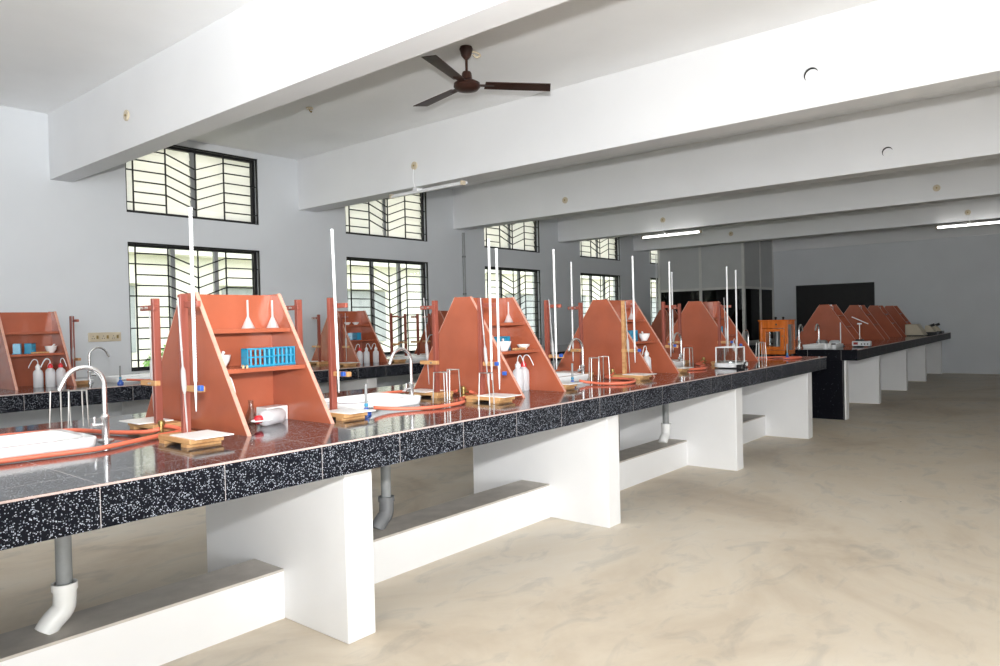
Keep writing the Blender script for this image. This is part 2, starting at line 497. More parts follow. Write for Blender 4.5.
labA = ['brown slanted reagent rack holding two upturned glass funnels, the largest and nearest rack',
        'brown slanted rack with two wash bottles in its open bottom, second on the front bench',
        'brown slanted rack with a bowl and blue tubes, third rack along the front bench',
        'brown slanted rack behind the white balance, last rack on the front bench']
YAS = [3.54, 3.42, 3.45, 3.45]
for x, y, l in zip(RA, YAS, labA): place('rack', make_rack, l, (x, y, ZT), 0, 'slanted reagent racks')
RB = [(2.12, 'brown rack on the window bench at the left edge of the photo'),
      (5.93, 'dark brown rack with two bowls on top in front of the second window'),
      (7.86, 'dark brown rack on the window bench, mostly hidden behind the second front rack'),
      (15.3, 'dark brown rack farthest along the window bench, by the narrow end window')]
for x, l in RB: place('rack', make_rack, l, (x, YB_+.08, ZT), 0, 'slanted reagent racks').scale = (1, 1, 1.03)
RC = [(12.55, 'brown rack on the far right bench, nearest of four before the blackboard'),
      (14.62, 'second of the four overlapping brown racks on the far right bench'),
      (16.32, 'third of the four overlapping brown racks on the far right bench'),
      (17.9, 'last of the four overlapping brown racks on the far right bench, beside the beige machine')]
for x, l in RC: place('rack', make_rack, l, (x, YC, .9704), 0, 'slanted reagent racks').scale = (1, .97, .955)

# ------------------------------------------------------------------ burette stands, burettes, pipettes
def make_stand():
    t = thing('burette_stand', '', 'stand')
    MB().box(-.10, .055, -.225, .06, .014, .036).build('base_board', 'pale', t, bevel=.004)
    for y in (-.20, .0): MB().box(-.10, .055, y, y+.05, 0, .014).build('base_cleat', 'pale', t)
    MB().box(-.09, .085, -.255, -.03, .036, .041).build('white_tile', 'paper', t, bevel=.001)
    MB().box(-.018, .018, -.013, .013, .036, .655).build('post', 'post', t, bevel=.003)
    c = MB().box(0, .02, -.125, .02, .596, .622).build('upper_clamp', 'post', t, bevel=.003)
    MB().cyl((.02, -.09, .609), (.034, -.09, .609), .006, 10).cyl((.02, -.04, .609), (.034, -.04, .609), .006, 10).build('clamp_screw', 'wire', c, smooth=True)
    c = MB().box(-.004, .024, -.135, .025, .222, .248).build('lower_clamp', 'pale', t, bevel=.003)
    MB().cyl((.024, -.02, .235), (.038, -.02, .235), .005, 10).build('clamp_screw', 'wire', c, smooth=True)
    return t
def make_burette():
    t = thing('burette', '', 'burette')
    MB().lathe([(.0045, 0), (.0078, .02), (.0078, .76), (.0095, .765), (.0095, .772), (.006, .772), (.006, .02)], 16, (0, 0, .0)).build('barrel', 'grad', t, smooth=True)
    k = MB().cyl((0, .014, -.012), (0, -.03, -.012), .0065, 12).build('stopcock', 'glass', t, smooth=True)
    MB().box(-.009, .009, -.056, -.03, -.024, 0).build('stopcock_handle', 'dblue', k, bevel=.003)
    MB().lathe([(.0058, 0), (.0055, -.03), (.0022, -.115), (0, -.115)], 12, (0, 0, 0)).build('jet', 'white', t, smooth=True)
    return t
def make_pipette():
    t = thing('pipette', '', 'pipette')
    MB().lathe([(.0012, 0), (.0035, .05), (.0035, .17), (.0095, .19), (.0105, .21), (.0105, .255), (.0095, .275), (.004, .295), (.0038, .36), (.0055, .365), (.0045, .38), (.0035, .48), (.0035, .60), (.002, .60)], 12).build('stem', 'glass_w', t, smooth=True)
    return t
M['glass_w'] = frosted('pale pipette glass', (.80, .82, .83), .35)

GS = 'wooden burette stands'; GB = 'burettes'; GP = 'pipettes'
# (x, y of post, facing: 0 towards the aisle, 180 towards the windows, label)
front = [
 (1.57, 3.15, 0, 'burette stand with white tile in front of the nearest rack, left of it'),
 (2.46, 3.26, 0, 'burette stand right of the nearest rack, beside the second white sink'),
 (3.47, 3.05, 0, 'burette stand with white tile before the second rack, behind a wire tripod'),
 (4.38, 3.19, 0, 'burette stand just right of the second rack, over the third sink'),
 (5.355, 3.10, 0, 'burette stand with pale yellow post before the third rack'),
 (6.20, 3.16, 0, 'burette stand just right of the third rack, left post of a close pair'),
 (7.30, 3.08, 0, 'burette stand before the fourth rack, above the white balance')]
rear = [
 (1.655, 3.60, 180, 'burette stand at far left of the nearest rack, arm pointing left to the window'),
 (2.45, 3.55, 180, 'burette stand peeking from behind the right slope of the nearest rack'),
 (3.47, 3.46, 180, 'burette stand behind two wire tripods, arm pointing left, left of the second rack'),
 (5.34, 3.52, 180, 'burette stand at the rear left slope of the third rack, arm pointing left'),
 (7.30, 3.53, 180, 'burette stand at the rear left of the fourth rack, right post of a close pair')]
for x, y, a, l in front + rear: place('stand', make_stand, l, (x, y, ZT), R(a), GS)
for o in [o for o in bpy.data.objects if o.get('label', '').startswith('burette stand with pale yellow post')]:
    for c in o.children:
        if c.name.startswith('post'):
            c.data = c.data.copy(); c.data.materials.clear(); c.data.materials.append(M['pale']); c['label'] = 'pale yellow wooden post'
# window bench stands
bst = [(2.725, 7.69, 0, 'burette stand right of the leftmost rack, against the plain wall'),
       (6.54, 7.36, 0, 'dark burette stand just right of the rack with bowls, before the second window'),
       (5.70, 7.35, 0, 'dark burette stand before the left slope of the rack with bowls'),
       (7.25, 7.85, 180, 'dark burette stand in the middle of the second window, third post from its right edge'),
       (7.50, 7.85, 180, 'dark burette stand on the window bench, second post from the window right edge'),
       (7.74, 7.85, 180, 'dark burette stand at the right edge of the second window, beside the hidden rack'),
       (5.76, 7.9, 180, 'dark burette stand at the rear left of the rack with bowls, against the wall')]
for x, y, a, l in bst: place('stand', make_stand, l, (x, y, ZT), R(a), GS)

# burettes: bottom point, tilt in x and y
bur = [
 (1.557, 3.03, .255, 0, 'white graduated burette clamped to the stand left of the nearest rack', (0, 0)),
 (2.444, 3.19, .25, 0, 'white burette leaning slightly, clamped beside the second sink', (0, R(-1.2))),
 (3.455, 2.955, .25, 0, 'tall white burette clamped before the second rack, over a wire tripod', (0, 0)),
 (3.476, 2.911, .19, 0, 'shorter white burette pressed close to the tall one before the second rack', (0, 0)),
 (4.365, 3.10, .255, 0, 'white burette clamped over the third sink, right of the second rack', (0, R(-.5))),
 (5.340, 2.99, .25, 0, 'white burette clamped before the third rack on the yellow post', (0, R(-.6))),
 (6.185, 3.085, .255, 0, 'white burette, right and taller of the pair between third and fourth racks', (0, 0)),
 (7.315, 3.62, .235, 180, 'white burette, left and lower of the pair between third and fourth racks', (0, 0)),
 (7.285, 2.985, .25, 0, 'white burette clamped before the fourth rack above the balance', (0, 0)),
 (5.355, 3.62, .25, 180, 'white burette rising behind the rear left slope of the third rack', (0, 0)),
 (7.40, 2.935, .215, 0, 'white burette just right of the one above the balance, before the dark glass', (0, 0))]
for x, y, z, a, l, tl in bur: place('burette', make_burette, l, (x, y, ZT+z), R(a), GB, tl)
pip = [
 (1.535, 3.070, .045, 0, 'glass pipette leaning on the stand left of the nearest rack', (R(-7), R(1))),
 (1.675, 3.69, .06, 0, 'glass pipette hung at the stand with arm pointing left to the first window', (R(-2), 0)),
 (3.495, 3.56, .08, 0, 'glass pipette held by the stand behind two wire tripods', (R(-3), 0)),
 (3.435, 2.965, .06, 0, 'glass pipette with bulb leaning left of the tall burette before the second rack', (R(-5), 0)),
 (4.345, 3.10, .06, 0, 'glass pipette leaning by the burette over the third sink', (R(-4), 0)),
 (5.32, 3.03, .05, 0, 'glass pipette leaning at the yellow post before the third rack', (R(-3), 0)),
 (2.70, 7.61, .06, 0, 'glass pipette hung at the stand against the plain wall', (0, 0)),
 (5.68, 7.24, .06, 0, 'glass pipette at the stand before the left slope of the rack with bowls', (0, 0)),
 (7.265, 2.99, .10, 0, 'glass pipette beside the burette before the fourth rack, its bulb above the balance', (R(-2), 0))]
for x, y, z, a, l, tl in pip: place('pipette', make_pipette, l, (x, y, ZT+z), R(a), GP, tl)

# ------------------------------------------------------------------ sinks and taps
def rrect(w, d, r, n=5):
    out = []
    for cx, cy, a0 in ((w/2-r, d/2-r, 0), (-w/2+r, d/2-r, 90), (-w/2+r, -d/2+r, 180), (w/2-r, -d/2+r, 270)):
        for k in range(n+1):
            a = R(a0+90*k/n); out.append((cx+r*math.cos(a), cy+r*math.sin(a)))
    return out
def make_sink(w=.58, d=.44, h=.052):
    t = thing('sink', '', 'sink')
    mb = MB(); loops = []
    for ww, dd, r, z in ((w-.02, d-.02, .04, 0), (w-.005, d-.005, .045, .02), (w, d, .045, h-.006), (w-.008, d-.008, .042, h), (w-.075, d-.075, .05, h), (w-.085, d-.085, .05, h-.006), (w-.12, d-.12, .06, .008)):
        loops.append([mb.b.verts.new((x, y, z)) for x, y in rrect(ww, dd, r)])
    for A, B in zip(loops, loops[1:]):
        n = len(A)
        for i in range(n): mb.b.faces.new((A[i], A[(i+1)%n], B[(i+1)%n], B[i]))
    mb.b.faces.new(loops[-1]); mb.b.faces.new(loops[0][::-1])
    mb.build('basin', 'ceramic', t, smooth=True)
    MB().lathe([(.0, .0), (.03, 0), (.03, .004), (.0, .004)], 18, (0, 0, .008)).build('drain_plug', 'chrome', t, smooth=True)
    return t
sinks = [(.965, 3.49, ZT, 'white sink at the left edge of the front bench, beside the tall tap'),
         (2.865, 3.48, ZT, 'white sink between the first and second racks, ringed by an orange tube'),
         (4.82, 3.50, ZT, 'white sink between the second and third racks, beside a blue burner'),
         (6.75, 3.55, ZT, 'white sink between the third and fourth racks'),
         (3.24, 7.46, ZT, 'white sink on the window bench below the wall sockets'),
         (7.06, 7.38, ZT, 'white sink on the window bench below the second window'),
         (11.18, 3.12, .97, 'white sink with two taps at the near end of the far right bench')]
for x, y, z, l in sinks: place('sink', make_sink, l, (x, y, z+.0004), 0, 'white sinks')

def make_tap():
    t = thing('swan_neck_tap', '', 'tap')
    MB().lathe([(0, 0), (.034, 0), (.034, .006), (.018, .012), (.0165, .02), (.0165, .10), (.019, .105), (.019, .115), (.012, .122), (0, .122)], 18).build('tap_body', 'chrome', t, smooth=True)
    a = [(0, 0, .12), (0, 0, .22)]
    for k in range(0, 11): a.append((-.085+.085*math.cos(math.pi*k/12), 0, .255+.085*math.sin(math.pi*k/12)))
    a.append((-.185, 0, .245))
    MB().tube(spline(a, 3), .0105, 12).build('spout', 'chrome', t, smooth=True)
    h = MB().cyl((0, 0, .075), (-.052, 0, .075), .009, 12).build('valve', 'chrome', t, smooth=True)
    MB().cyl((-.045, 0, .075), (-.045, .0, .115), .005, 10).cyl((-.058, 0, .075), (-.045, 0, .075), .013, 12).build('valve_lever', 'chrome', h, smooth=True)
    return t
taps = [(1.357, 3.475, ZT, 0, 'tall chrome swan neck tap standing right of the nearest white sink'),
        (3.245, 3.47, ZT, 0, 'chrome tap behind the second sink, left of the two tripods'),
        (5.19, 3.41, ZT, -5, 'chrome tap behind the third sink, before the third rack'),
        (7.12, 3.43, ZT, 0, 'chrome tap behind the fourth sink, before the fourth rack'),
        (8.60, 3.27, ZT, 0, 'chrome tap between the fourth rack and the orange glass cabinet'),
        (2.83, 7.58, ZT, 180, 'dark chrome tap on the window bench beside the leftmost rack'),
        (11.08, 3.43, .97, 180, 'left tap of the two over the sink on the far right bench'),
        (11.53, 3.27, .97, 0, 'right tap of the two over the sink on the far right bench'),
        (7.45, 7.42, ZT, 0, 'thin tap on the window bench in front of the second window right part')]
for x, y, z, a, l in taps:
    if l: place('tap', make_tap, l, (x, y, z), R(a), 'swan neck taps')

# ------------------------------------------------------------------ tripods, burners, gas taps, tubes
def make_tripod(h=.195):
    t = thing('tripod_stand', '', 'tripod')
    P = [(.048*math.cos(R(a)), .048*math.sin(R(a))) for a in (15, 135, 255)]
    MB().tube([(x, y, h) for x, y in P], .0036, 8, closed=True).build('top_frame', 'wire', t, smooth=True)
    for x, y in P:
        MB().tube([(x*.97, y*.97, h-.001), (x*1.15, y*1.15, .003)], .0036, 8).build('leg', 'wire', t, smooth=True)
    return t
tri = [(1.41, 4.17, 0, 'rusty wire tripod behind the nearest sink, left one'),
       (1.47, 4.08, 40, 'wire tripod behind the nearest sink, right one by the tap'),
       (3.21, 3.16, 10, 'bright wire tripod nearer of two beside the second sink'),
       (3.41, 3.26, 70, 'wire tripod partly hidden behind the nearer one beside the second sink'),
       (3.275, 2.84, -20, 'wire tripod standing over the white tile before the second rack'),
       (5.12, 3.16, 20, 'wire tripod right of the third sink, before the third rack'),
       (4.90, 3.12, 60, 'wire tripod in front of the third sink, left of the burner'),
       (6.85, 3.22, 0, 'wire tripod right of the fourth sink, before the fourth rack'),
       (8.22, 2.98, 30, 'wire tripod right of the fourth rack, near the cabinet'),
       (8.40, 3.05, 80, 'wire tripod right of the fourth rack, nearest the orange cabinet')]
for x, y, a, l in tri: place('tripod', make_tripod, l, (x, y, ZT), R(a), 'wire tripods')
def make_burner():
    t = thing('bunsen_burner', '', 'burner')
    MB().lathe([(0, 0), (.028, 0), (.028, .014), (.016, .024), (.011, .04), (0, .04)], 18).build('burner_base', 'dblue', t, smooth=True)
    MB().lathe([(0, .04), (.008, .04), (.008, .17), (.0055, .17), (.0055, .05)], 12).build('barrel', 'steel', t, smooth=True)
    MB().lathe([(.0085, .045), (.011, .047), (.011, .062), (.0085, .064)], 14).build('air_collar', 'blue', t, smooth=True)
    MB().cyl((0, 0, .034), (.05, 0, .034), .006, 10).build('gas_inlet', 'chrome', t, smooth=True)
    return t
brn = [(2.60, 3.15, ZT, 0, 'bunsen burner with blue base before the second white sink'),
       (4.60, 3.12, ZT, -30, 'bunsen burner with blue base before the third sink'),
       (2.93, 7.13, ZT, 0, 'bunsen burner with blue base on the window bench by the leftmost rack'),
       (8.56, 2.80, ZT, 0, 'bunsen burner with a slim barrel left of the orange cabinet')]
for x, y, z, a, l in brn: place('burner', make_burner, l, (x, y, z), R(a), 'bunsen burners')
def make_gas_tap():
    t = thing('gas_tap', '', 'tap')
    MB().lathe([(0, 0), (.022, 0), (.022, .006), (.011, .012), (.011, .04), (.016, .045), (.016, .062), (.008, .068), (0, .068)], 14).build('tap_body', 'brass', t, smooth=True)
    for s in (-1, 1):
        n = MB().cyl((0, 0, .03), (s*.05, 0, .03), .006, 10).build('nozzle', 'brass', t, smooth=True)
        MB().box(s*.022-.004, s*.022+.004, -.004, .004, .03, .055).build('cock_handle', 'brass', n, bevel=.001)
    return t
for x, y, a, l in [(1.60, 3.452, 60, 'brass gas tap at the foot of the stand left of the nearest rack'),
                   (3.625, 3.36, 90, 'brass gas tap behind the tripods left of the second rack'),
                   (5.49, 3.30, 60, 'brass gas tap by the third rack where the orange tube begins'),
                   (7.43, 3.32, 60, 'brass gas tap by the fourth rack')]:
    place('gastap', make_gas_tap, l, (x, y, ZT), R(a), 'brass gas taps')
def hose(pts, label, r=.0105, z=ZT):
    p = [(x, y, z+r+.002+(q[0] if q else 0)) for x, y, *q in pts]
    o = MB().tube(spline(p, 8), r, 10).build('rubber_tube', 'rubber', smooth=True)
    return tag(o, label, 'tube', 'rubber gas tubes')
hose([(.50, 3.52), (.60, 3.35), (.72, 3.24), (.89, 3.22), (1.04, 3.205), (1.22, 3.195), (1.40, 3.27), (1.53, 3.33), (1.66, 3.385), (1.668, 3.44, .01), (1.635, 3.50, .02)],
     'thick orange tube curving round the nearest sink in the foreground')
hose([(1.57, 3.405, .02), (1.52, 3.46, .008), (1.45, 3.66), (1.38, 3.90), (1.22, 3.99), (.95, 4.04), (.7, 4.02)],
     'thin stretch of red tube running behind the nearest tap')
hose([(2.655, 3.15, .022), (2.74, 3.13, .008), (2.85, 3.05), (2.97, 2.985), (3.13, 2.98), (3.27, 3.03), (3.40, 3.175), (3.54, 3.20), (3.615, 3.24, .006), (3.625, 3.30, .018)],
     'long orange tube looping from the second blue burner past the tripods')
hose([(3.625, 3.42, .018), (3.635, 3.52, .004), (3.64, 3.72), (3.56, 3.88), (3.36, 3.93), (3.1, 3.90), (2.8, 3.93), (2.55, 3.98)],
     'red tube lying behind the second white sink')
hose([(4.65, 3.09, .022), (4.70, 3.04, .006), (4.72, 2.90), (4.80, 2.80), (4.95, 2.79), (5.10, 2.87), (5.17, 3.0), (5.20, 3.16), (5.28, 3.245), (5.40, 3.255, .006), (5.455, 3.27, .018)],
     'orange tube looping on the bench before the third rack from the blue burner')
hose([(6.30, 3.02), (6.50, 2.92), (6.68, 2.96), (6.78, 3.06), (6.95, 3.10), (7.08, 3.16), (7.12, 3.26), (7.25, 3.30), (7.35, 3.30, .008), (7.38, 3.30, .018)],
     'orange tube lying between the fourth sink and the balance')
hose([(8.36, 3.22), (8.52, 3.02), (8.64, 2.90), (8.655, 2.74), (8.62, 2.66), (8.46, 2.67), (8.36, 2.78)],
     'red tube curled below the orange glass cabinet')
hose([(2.985, 7.13, .022), (3.25, 7.08), (3.6, 7.02), (4.0, 7.05), (4.3, 7.2)],
     'red tube running along the window bench from the leftmost burner')

# ------------------------------------------------------------------ small glassware and ware in the racks
def make_funnel():
    t = thing('glass_funnel', '', 'funnel')
    MB().lathe([(.036, 0), (.034, .002), (.006, .062), (.005, .15), (.003, .15), (.004, .062), (.032, .002)], 20).build('cone', 'fglass', t, smooth=True)
    return t
M['fglass'] = frosted('funnel glass', (.92, .90, .90), .5)
def make_tube_rack():
    t = thing('test_tube_rack', '', 'rack')
    MB().box(-.075, .075, -.034, .034, 0, .010).build('base_plate', 'blue', t, bevel=.002)
    for z, n in ((.088, 'top_plate'), (.046, 'hole_plate')): MB().box(-.075, .075, -.029, .029, z, z+.007).build(n, 'blue', t, bevel=.001)
    for s in (-1, 1): MB().box(s*.072-.003, s*.072+.003, -.029, .029, .01, .095).build('end_plate', 'blue', t)
    mb = MB()
    for i in range(5):
        for s in (-1, 1): mb.cyl((-.052+.026*i, s*.022, .01), (-.052+.026*i, s*.022, .088), .0055, 8)
    mb.build('peg_row', 'blue', t, smooth=True)
    return t
def make_wash_bottle():
    t = thing('wash_bottle', '', 'bottle'); t.scale = (1.2, 1.2, 1.2)
    MB().lathe([(0, 0), (.030, 0), (.033, .004), (.033, .105), (.030, .122), (.018, .135), (.0145, .14), (.0145, .15), (0, .15)], 22).build('bottle_body', 'bottle', t, smooth=True)
    MB().lathe([(0, .143), (.0175, .143), (.0175, .162), (.010, .168), (.007, .178), (0, .178)], 18).build('cap', 'white', t, smooth=True)
    MB().tube(spline([(0, 0, .17), (0, 0, .195), (-.012, 0, .212), (-.034, 0, .208), (-.058, 0, .165), (-.062, 0, .15)], 6), .0028, 8).build('delivery_tube', 'white', t, smooth=True)
    return t
def make_wash_bottle_red():
    t = make_wash_bottle()
    for c in t.children:
        if c.name.startswith('cap'):
            c.data.materials.clear(); c.data.materials.append(M['red']); c['label'] = 'red screw cap'
    return t
def make_mortar():
    t = thing('mortar', '', 'mortar')
    MB().lathe([(0, 0), (.026, 0), (.030, .008), (.046, .035), (.052, .062), (.055, .064), (.049, .063), (.042, .036), (.02, .014), (0, .012)], 22).build('bowl', 'ceramic', t, smooth=True)
    MB().lathe([(0, 0), (.012, .004), (.013, .016), (.008, .03), (.007, .085), (.009, .094), (0, .097)], 14, (-.022, -.004, .034), (1, .25, .5)).build('pestle', 'ceramic', t, smooth=True)
    return t
def make_dish():
    t = thing('evaporating_dish', '', 'dish')
    MB().lathe([(0, 0), (.022, 0), (.04, .022), (.046, .034), (.048, .034), (.042, .022), (.022, .004), (0, .004)], 20).build('bowl', 'ceramic', t, smooth=True)
    return t
def make_tongs():
    t = thing('test_tube_holder', '', 'holder')
    for s in (-1, 1): MB().box(-.075, .075, s*.009-.005, s*.009+.005, .0, .014).build('jaw', 'pale', t, bevel=.002)
    MB().tube([(.02, -.018, .007), (.02, .018, .007), (.05, .016, .012), (.05, -.016, .012)], .0018, 6).build('spring', 'wire', t, smooth=True)
    return t
def make_flask():
    t = thing('conical_flask', '', 'flask')
    MB().lathe([(0, 0), (.036, 0), (.039, .006), (.014, .08), (.013, .115), (.017, .119), (.0145, .119), (.011, .08), (.036, .007), (0, .004)], 22).build('flask_body', 'glass', t, smooth=True)
    return t
S1, S2, ZI = ZT+.3006, ZT+.4956, ZT+.0004
GF = 'upturned glass funnels'
for x, y, l in ((2.075, 3.46, 'upturned glass funnel, left of two on the top shelf of the nearest rack'),
                (2.222, 3.46, 'upturned glass funnel, right of two on the top shelf of the nearest rack'),
                (4.11, 3.34, 'upturned glass funnel on the top shelf of the second rack'),
                (5.95, 3.36, 'upturned glass funnel on the top shelf of the third rack')):
    place('funnel', make_funnel, l, (x, y, S2), 0, GF)
for x, l in ((12.75, 'nearest'), (14.8, 'second'), (16.5, 'third')):
    place('funnel', make_funnel, 'pale upturned funnel high in the %s rack on the far right bench' % l, (x, 3.36, .97+.475), 0, GF)
GT = 'blue test tube racks'
for x, y, z, a, l in [
    (2.022, 3.29, S1, 0, 'blue test tube rack, left of two on the middle shelf of the nearest rack'),
    (2.18, 3.335, S1, 3, 'blue test tube rack, right of two on the middle shelf of the nearest rack'),
    (4.00, 3.33, S1, 0, 'blue test tube rack on the middle shelf of the second rack'),
    (5.90, 3.34, S1, 0, 'blue test tube rack on the middle shelf of the third rack'),
    (7.87, 3.34, S1, 0, 'blue test tube rack on the middle shelf of the fourth rack'),
    (2.24, 7.63, S1+.009, 70, 'blue test tube rack, left of two in the leftmost rack by the wall'),
    (2.36, 7.68, S1+.009, 60, 'blue test tube rack, right of two in the leftmost rack by the wall'),
    (6.08, 7.66, S1+.009, 50, 'small blue test tube rack, left of two in the rack with bowls'),
    (6.20, 7.68, S1+.009, 80, 'small blue test tube rack, right of two in the rack with bowls')]:
    place('tuberack', make_tube_rack, l, (x, y, z), R(a), GT)
for x, y, z, l in [(1.878, 3.40, S1, 'white mortar with pestle at the left end of the nearest rack middle shelf'),
                   (3.88, 3.20, S1, 'white mortar on the second rack beside the blue test tube rack'),
                   (5.93, 3.22, S1, 'white mortar on the middle shelf of the third rack'),
                   (2.52, 7.64, S1+.009, 'white mortar with pestle in the leftmost rack by the wall')]:
    place('mortar', make_mortar, l, (x, y, z), R(30), 'white mortars')
for x, y, z, l in [(6.08, 7.71, S2+.015, 'white dish, left of two on the top shelf of the rack before the second window'),
                   (6.22, 7.71, S2+.015, 'white dish, right of two on the top shelf of the rack before the second window'),
                   (4.10, 3.20, S1, 'white dish at the right of the second rack middle shelf')]:
    place('dish', make_dish, l, (x, y, z), 0, 'white dishes')
for x, y, z, a, l in [(1.935, 3.265, S1, 60, 'wooden test tube holder on the nearest rack middle shelf'),
                      (2.40, 7.55, S1+.009, 10, 'wooden test tube holder in the leftmost rack by the wall'),
                      (4.005, 3.165, S1, 10, 'wooden test tube holder on the second rack middle shelf')]:
    place('tongs', make_tongs, l, (x, y, z), R(a), 'wooden test tube holders')
place('flask', make_flask, 'clear conical flask in the open bottom of the nearest rack', (2.06, 3.43, ZI), 0)
wb = [(1.872, 3.33, 'wash_w', 90, 'white wash bottle half hidden by the left panel of the nearest rack'),
      (4.03, 3.20, 'wash_w', 180, 'white wash bottle, left of two in the bottom of the second rack'),
      (4.122, 3.22, 'wash_r', 110, 'wash bottle with red cap, right of two in the bottom of the second rack'),
      (5.80, 3.13, 'wash_w', 0, 'white wash bottle behind the left panel of the third rack'),
      (7.72, 3.10, 'wash_w', 180, 'white wash bottle with long tube behind the balance in the fourth rack'),
      (2.355, 7.48, 'wash_w', 0, 'milky wash bottle with white cap, leftmost in the leftmost rack'),
      (2.45, 7.46, 'wash_r', 0, 'milky wash bottle with red cap, second from left in the leftmost rack'),
      (2.543, 7.48, 'wash_r', 110, 'milky wash bottle with red cap, rightmost in the leftmost rack'),
      (2.50, 7.62, 'wash_w', 0, 'milky wash bottle with white cap, behind the red capped pair in the leftmost rack'),
      (6.03, 7.41, 'wash_r', 0, 'milky wash bottle with red cap, leftmost in the rack with bowls'),
      (6.16, 7.43, 'wash_w', 180, 'milky wash bottle, middle of three in the rack with bowls'),
      (6.32, 7.43, 'wash_w', 0, 'milky wash bottle, rightmost of three in the rack with bowls')]
for x, y, k, a, l in wb: place(k, make_wash_bottle if k == 'wash_w' else make_wash_bottle_red, l, (x, y, ZI), R(a), 'wash bottles')
o = place('wash_r', make_wash_bottle_red, 'wash bottle with red cap lying on its side in the bottom of the nearest rack', (2.15, 3.30, ZT+.0405), R(0), 'wash bottles')
o.rotation_euler = (Matrix.Rotation(R(22), 3, 'Z') @ Matrix.Rotation(R(-90), 3, 'Y') @ Matrix.Rotation(R(90), 3, 'Z')).to_euler()
t = thing('carton', 'small white carton lying behind the fallen wash bottle in the nearest rack', 'box', (2.19, 3.43, ZI), R(6))
MB().box(-.072, .062, -.045, .045, 0, .075).build('carton_body', 'white', t, bevel=.002)
MB().box(-.0735, -.072, -.043, .043, .002, .073).build('end_flap', 'paper', t)

# ------------------------------------------------------------------ balance, cabinet and instruments
t = thing('digital_balance', 'white digital balance with a clear square wind shield before the fourth rack', 'balance', (6.91, 2.80, ZT))
MB().prism_z(rrect(.34, .26, .09), .008, .05).build('balance_base', 'white', t, bevel=.008)
MB().prism_z(rrect(.10, .26, .03), .0, .008).build('foot_pad', 'dark', t)
MB().cyl((-.03, .0, .05), (-.03, .0, .062), .045, 22).build('weighing_pan', 'chrome', t, smooth=True)
g = MB()
for a in ((-.13, -.126, -.10, .10), (.076, .08, -.10, .10), (-.13, .08, -.10, -.096), (-.13, .08, .096, .10)): g.box(*a, .05, .20)
g.build('wind_shield', 'glass', t)
g = MB()
for x in (-.13, .08):
    for y in (-.10, .10): g.box(x-.005, x+.005, y-.005, y+.005, .05, .203)
for y in (-.10, .10): g.box(-.13, .08, y-.005, y+.005, .198, .206)
for x in (-.13, .08): g.box(x-.005, x+.005, -.10, .10, .198, .206)
g.build('shield_frame', 'white', t)
MB().box(.10, .155, -.05, .05, .05, .054).build('display', 'dgrey', t)
t = thing('plug_adapter', 'black plug adapter with cord in front of the white balance', 'adapter', (6.70, 2.625, ZT))
MB().box(-.035, .035, -.03, .03, 0, .045).build('adapter_body', 'dark', t, bevel=.006)
MB().tube(spline([(.03, 0, .02), (.08, -.02, .06), (.11, .01, .05), (.16, .0, .006), (.22, .03, .006)], 6), .004, 8).build('cord', 'dark', t, smooth=True)

t = thing('balance_cabinet', 'orange wooden cabinet with glass doors at the end of the front bench', 'cabinet', (8.765, 2.86, ZT))
cw, cd, ch = .28, .34, .40
zf = .035
f = MB()
for x in (0, cw-.035):
    for y in (0, cd-.035): f.box(x, x+.035, y, y+.035, zf, zf+ch)
f.box(0, cw, 0, cd, zf, zf+.05).box(-.008, cw+.008, -.008, cd+.008, zf+ch, zf+ch+.016)
f.box(0, .02, .035, cd-.035, zf+ch-.085, zf+ch).box(.035, cw-.035, 0, .02, zf+ch-.045, zf+ch).box(.0, cw, cd-.015, cd, zf+.05, zf+ch)
f.build('cabinet_body', 'orange', t, bevel=.003)
d = MB().box(-.006, .012, .04, .085, zf+.055, zf+ch-.09).box(-.006, .012, cd-.085, cd-.04, zf+.055, zf+ch-.09)
d = d.box(-.006, .012, .085, cd-.085, zf+.055, zf+.095).box(-.006, .012, .085, cd-.085, zf+ch-.125, zf+ch-.09).build('door', 'orange', t, bevel=.002)
MB().box(.002, .005, .085, cd-.085, zf+.095, zf+ch-.125).build('door_glass', 'glass', d)
MB().cyl((-.006, .055, zf+ch*.55), (-.022, .055, zf+ch*.55), .008, 12).build('door_knob', 'brass', d, smooth=True)
MB().cyl((0, .13, zf+ch-.04), (-.008, .13, zf+ch-.04), .011, 14).build('lock', 'dark', t, smooth=True)
MB().box(.035, cw-.035, .004, .008, zf+.05, zf+ch-.045).build('side_glass', 'glass', t)
for x in (.03, cw-.03):
    for y in (.03, cd-.03): MB().cyl((x, y, 0), (x, y, zf), .012, 12).build('foot', 'dark', t, smooth=True)
for y in (.10, .19): MB().lathe([(0, 0), (.014, 0), (.009, .01), (.017, .022), (.012, .034), (0, .036)], 14, (.16, y, zf+ch+.016)).build('top_knob', 'dark', t, smooth=True)
t2 = thing('weighing_balance', 'pan balance behind the glass of the orange cabinet', 'balance', (8.91, 3.03, ZT+.0865))
MB().cyl((0, 0, 0), (0, 0, .24), .012, 12).box(-.05, .05, -.09, .09, 0, .014).build('pillar', 'white', t2)
MB().box(-.006, .006, -.11, .11, .24, .252).build('beam_arm', 'chrome', t2)
for s in (-1, 1):
    MB().lathe([(0, 0), (.04, 0), (.042, .006), (0, .004)], 16, (0, s*.09, .05)).cyl((0, s*.09, .05), (0, s*.09, .24), .0025, 6).build('pan', 'chrome', t2, smooth=True)

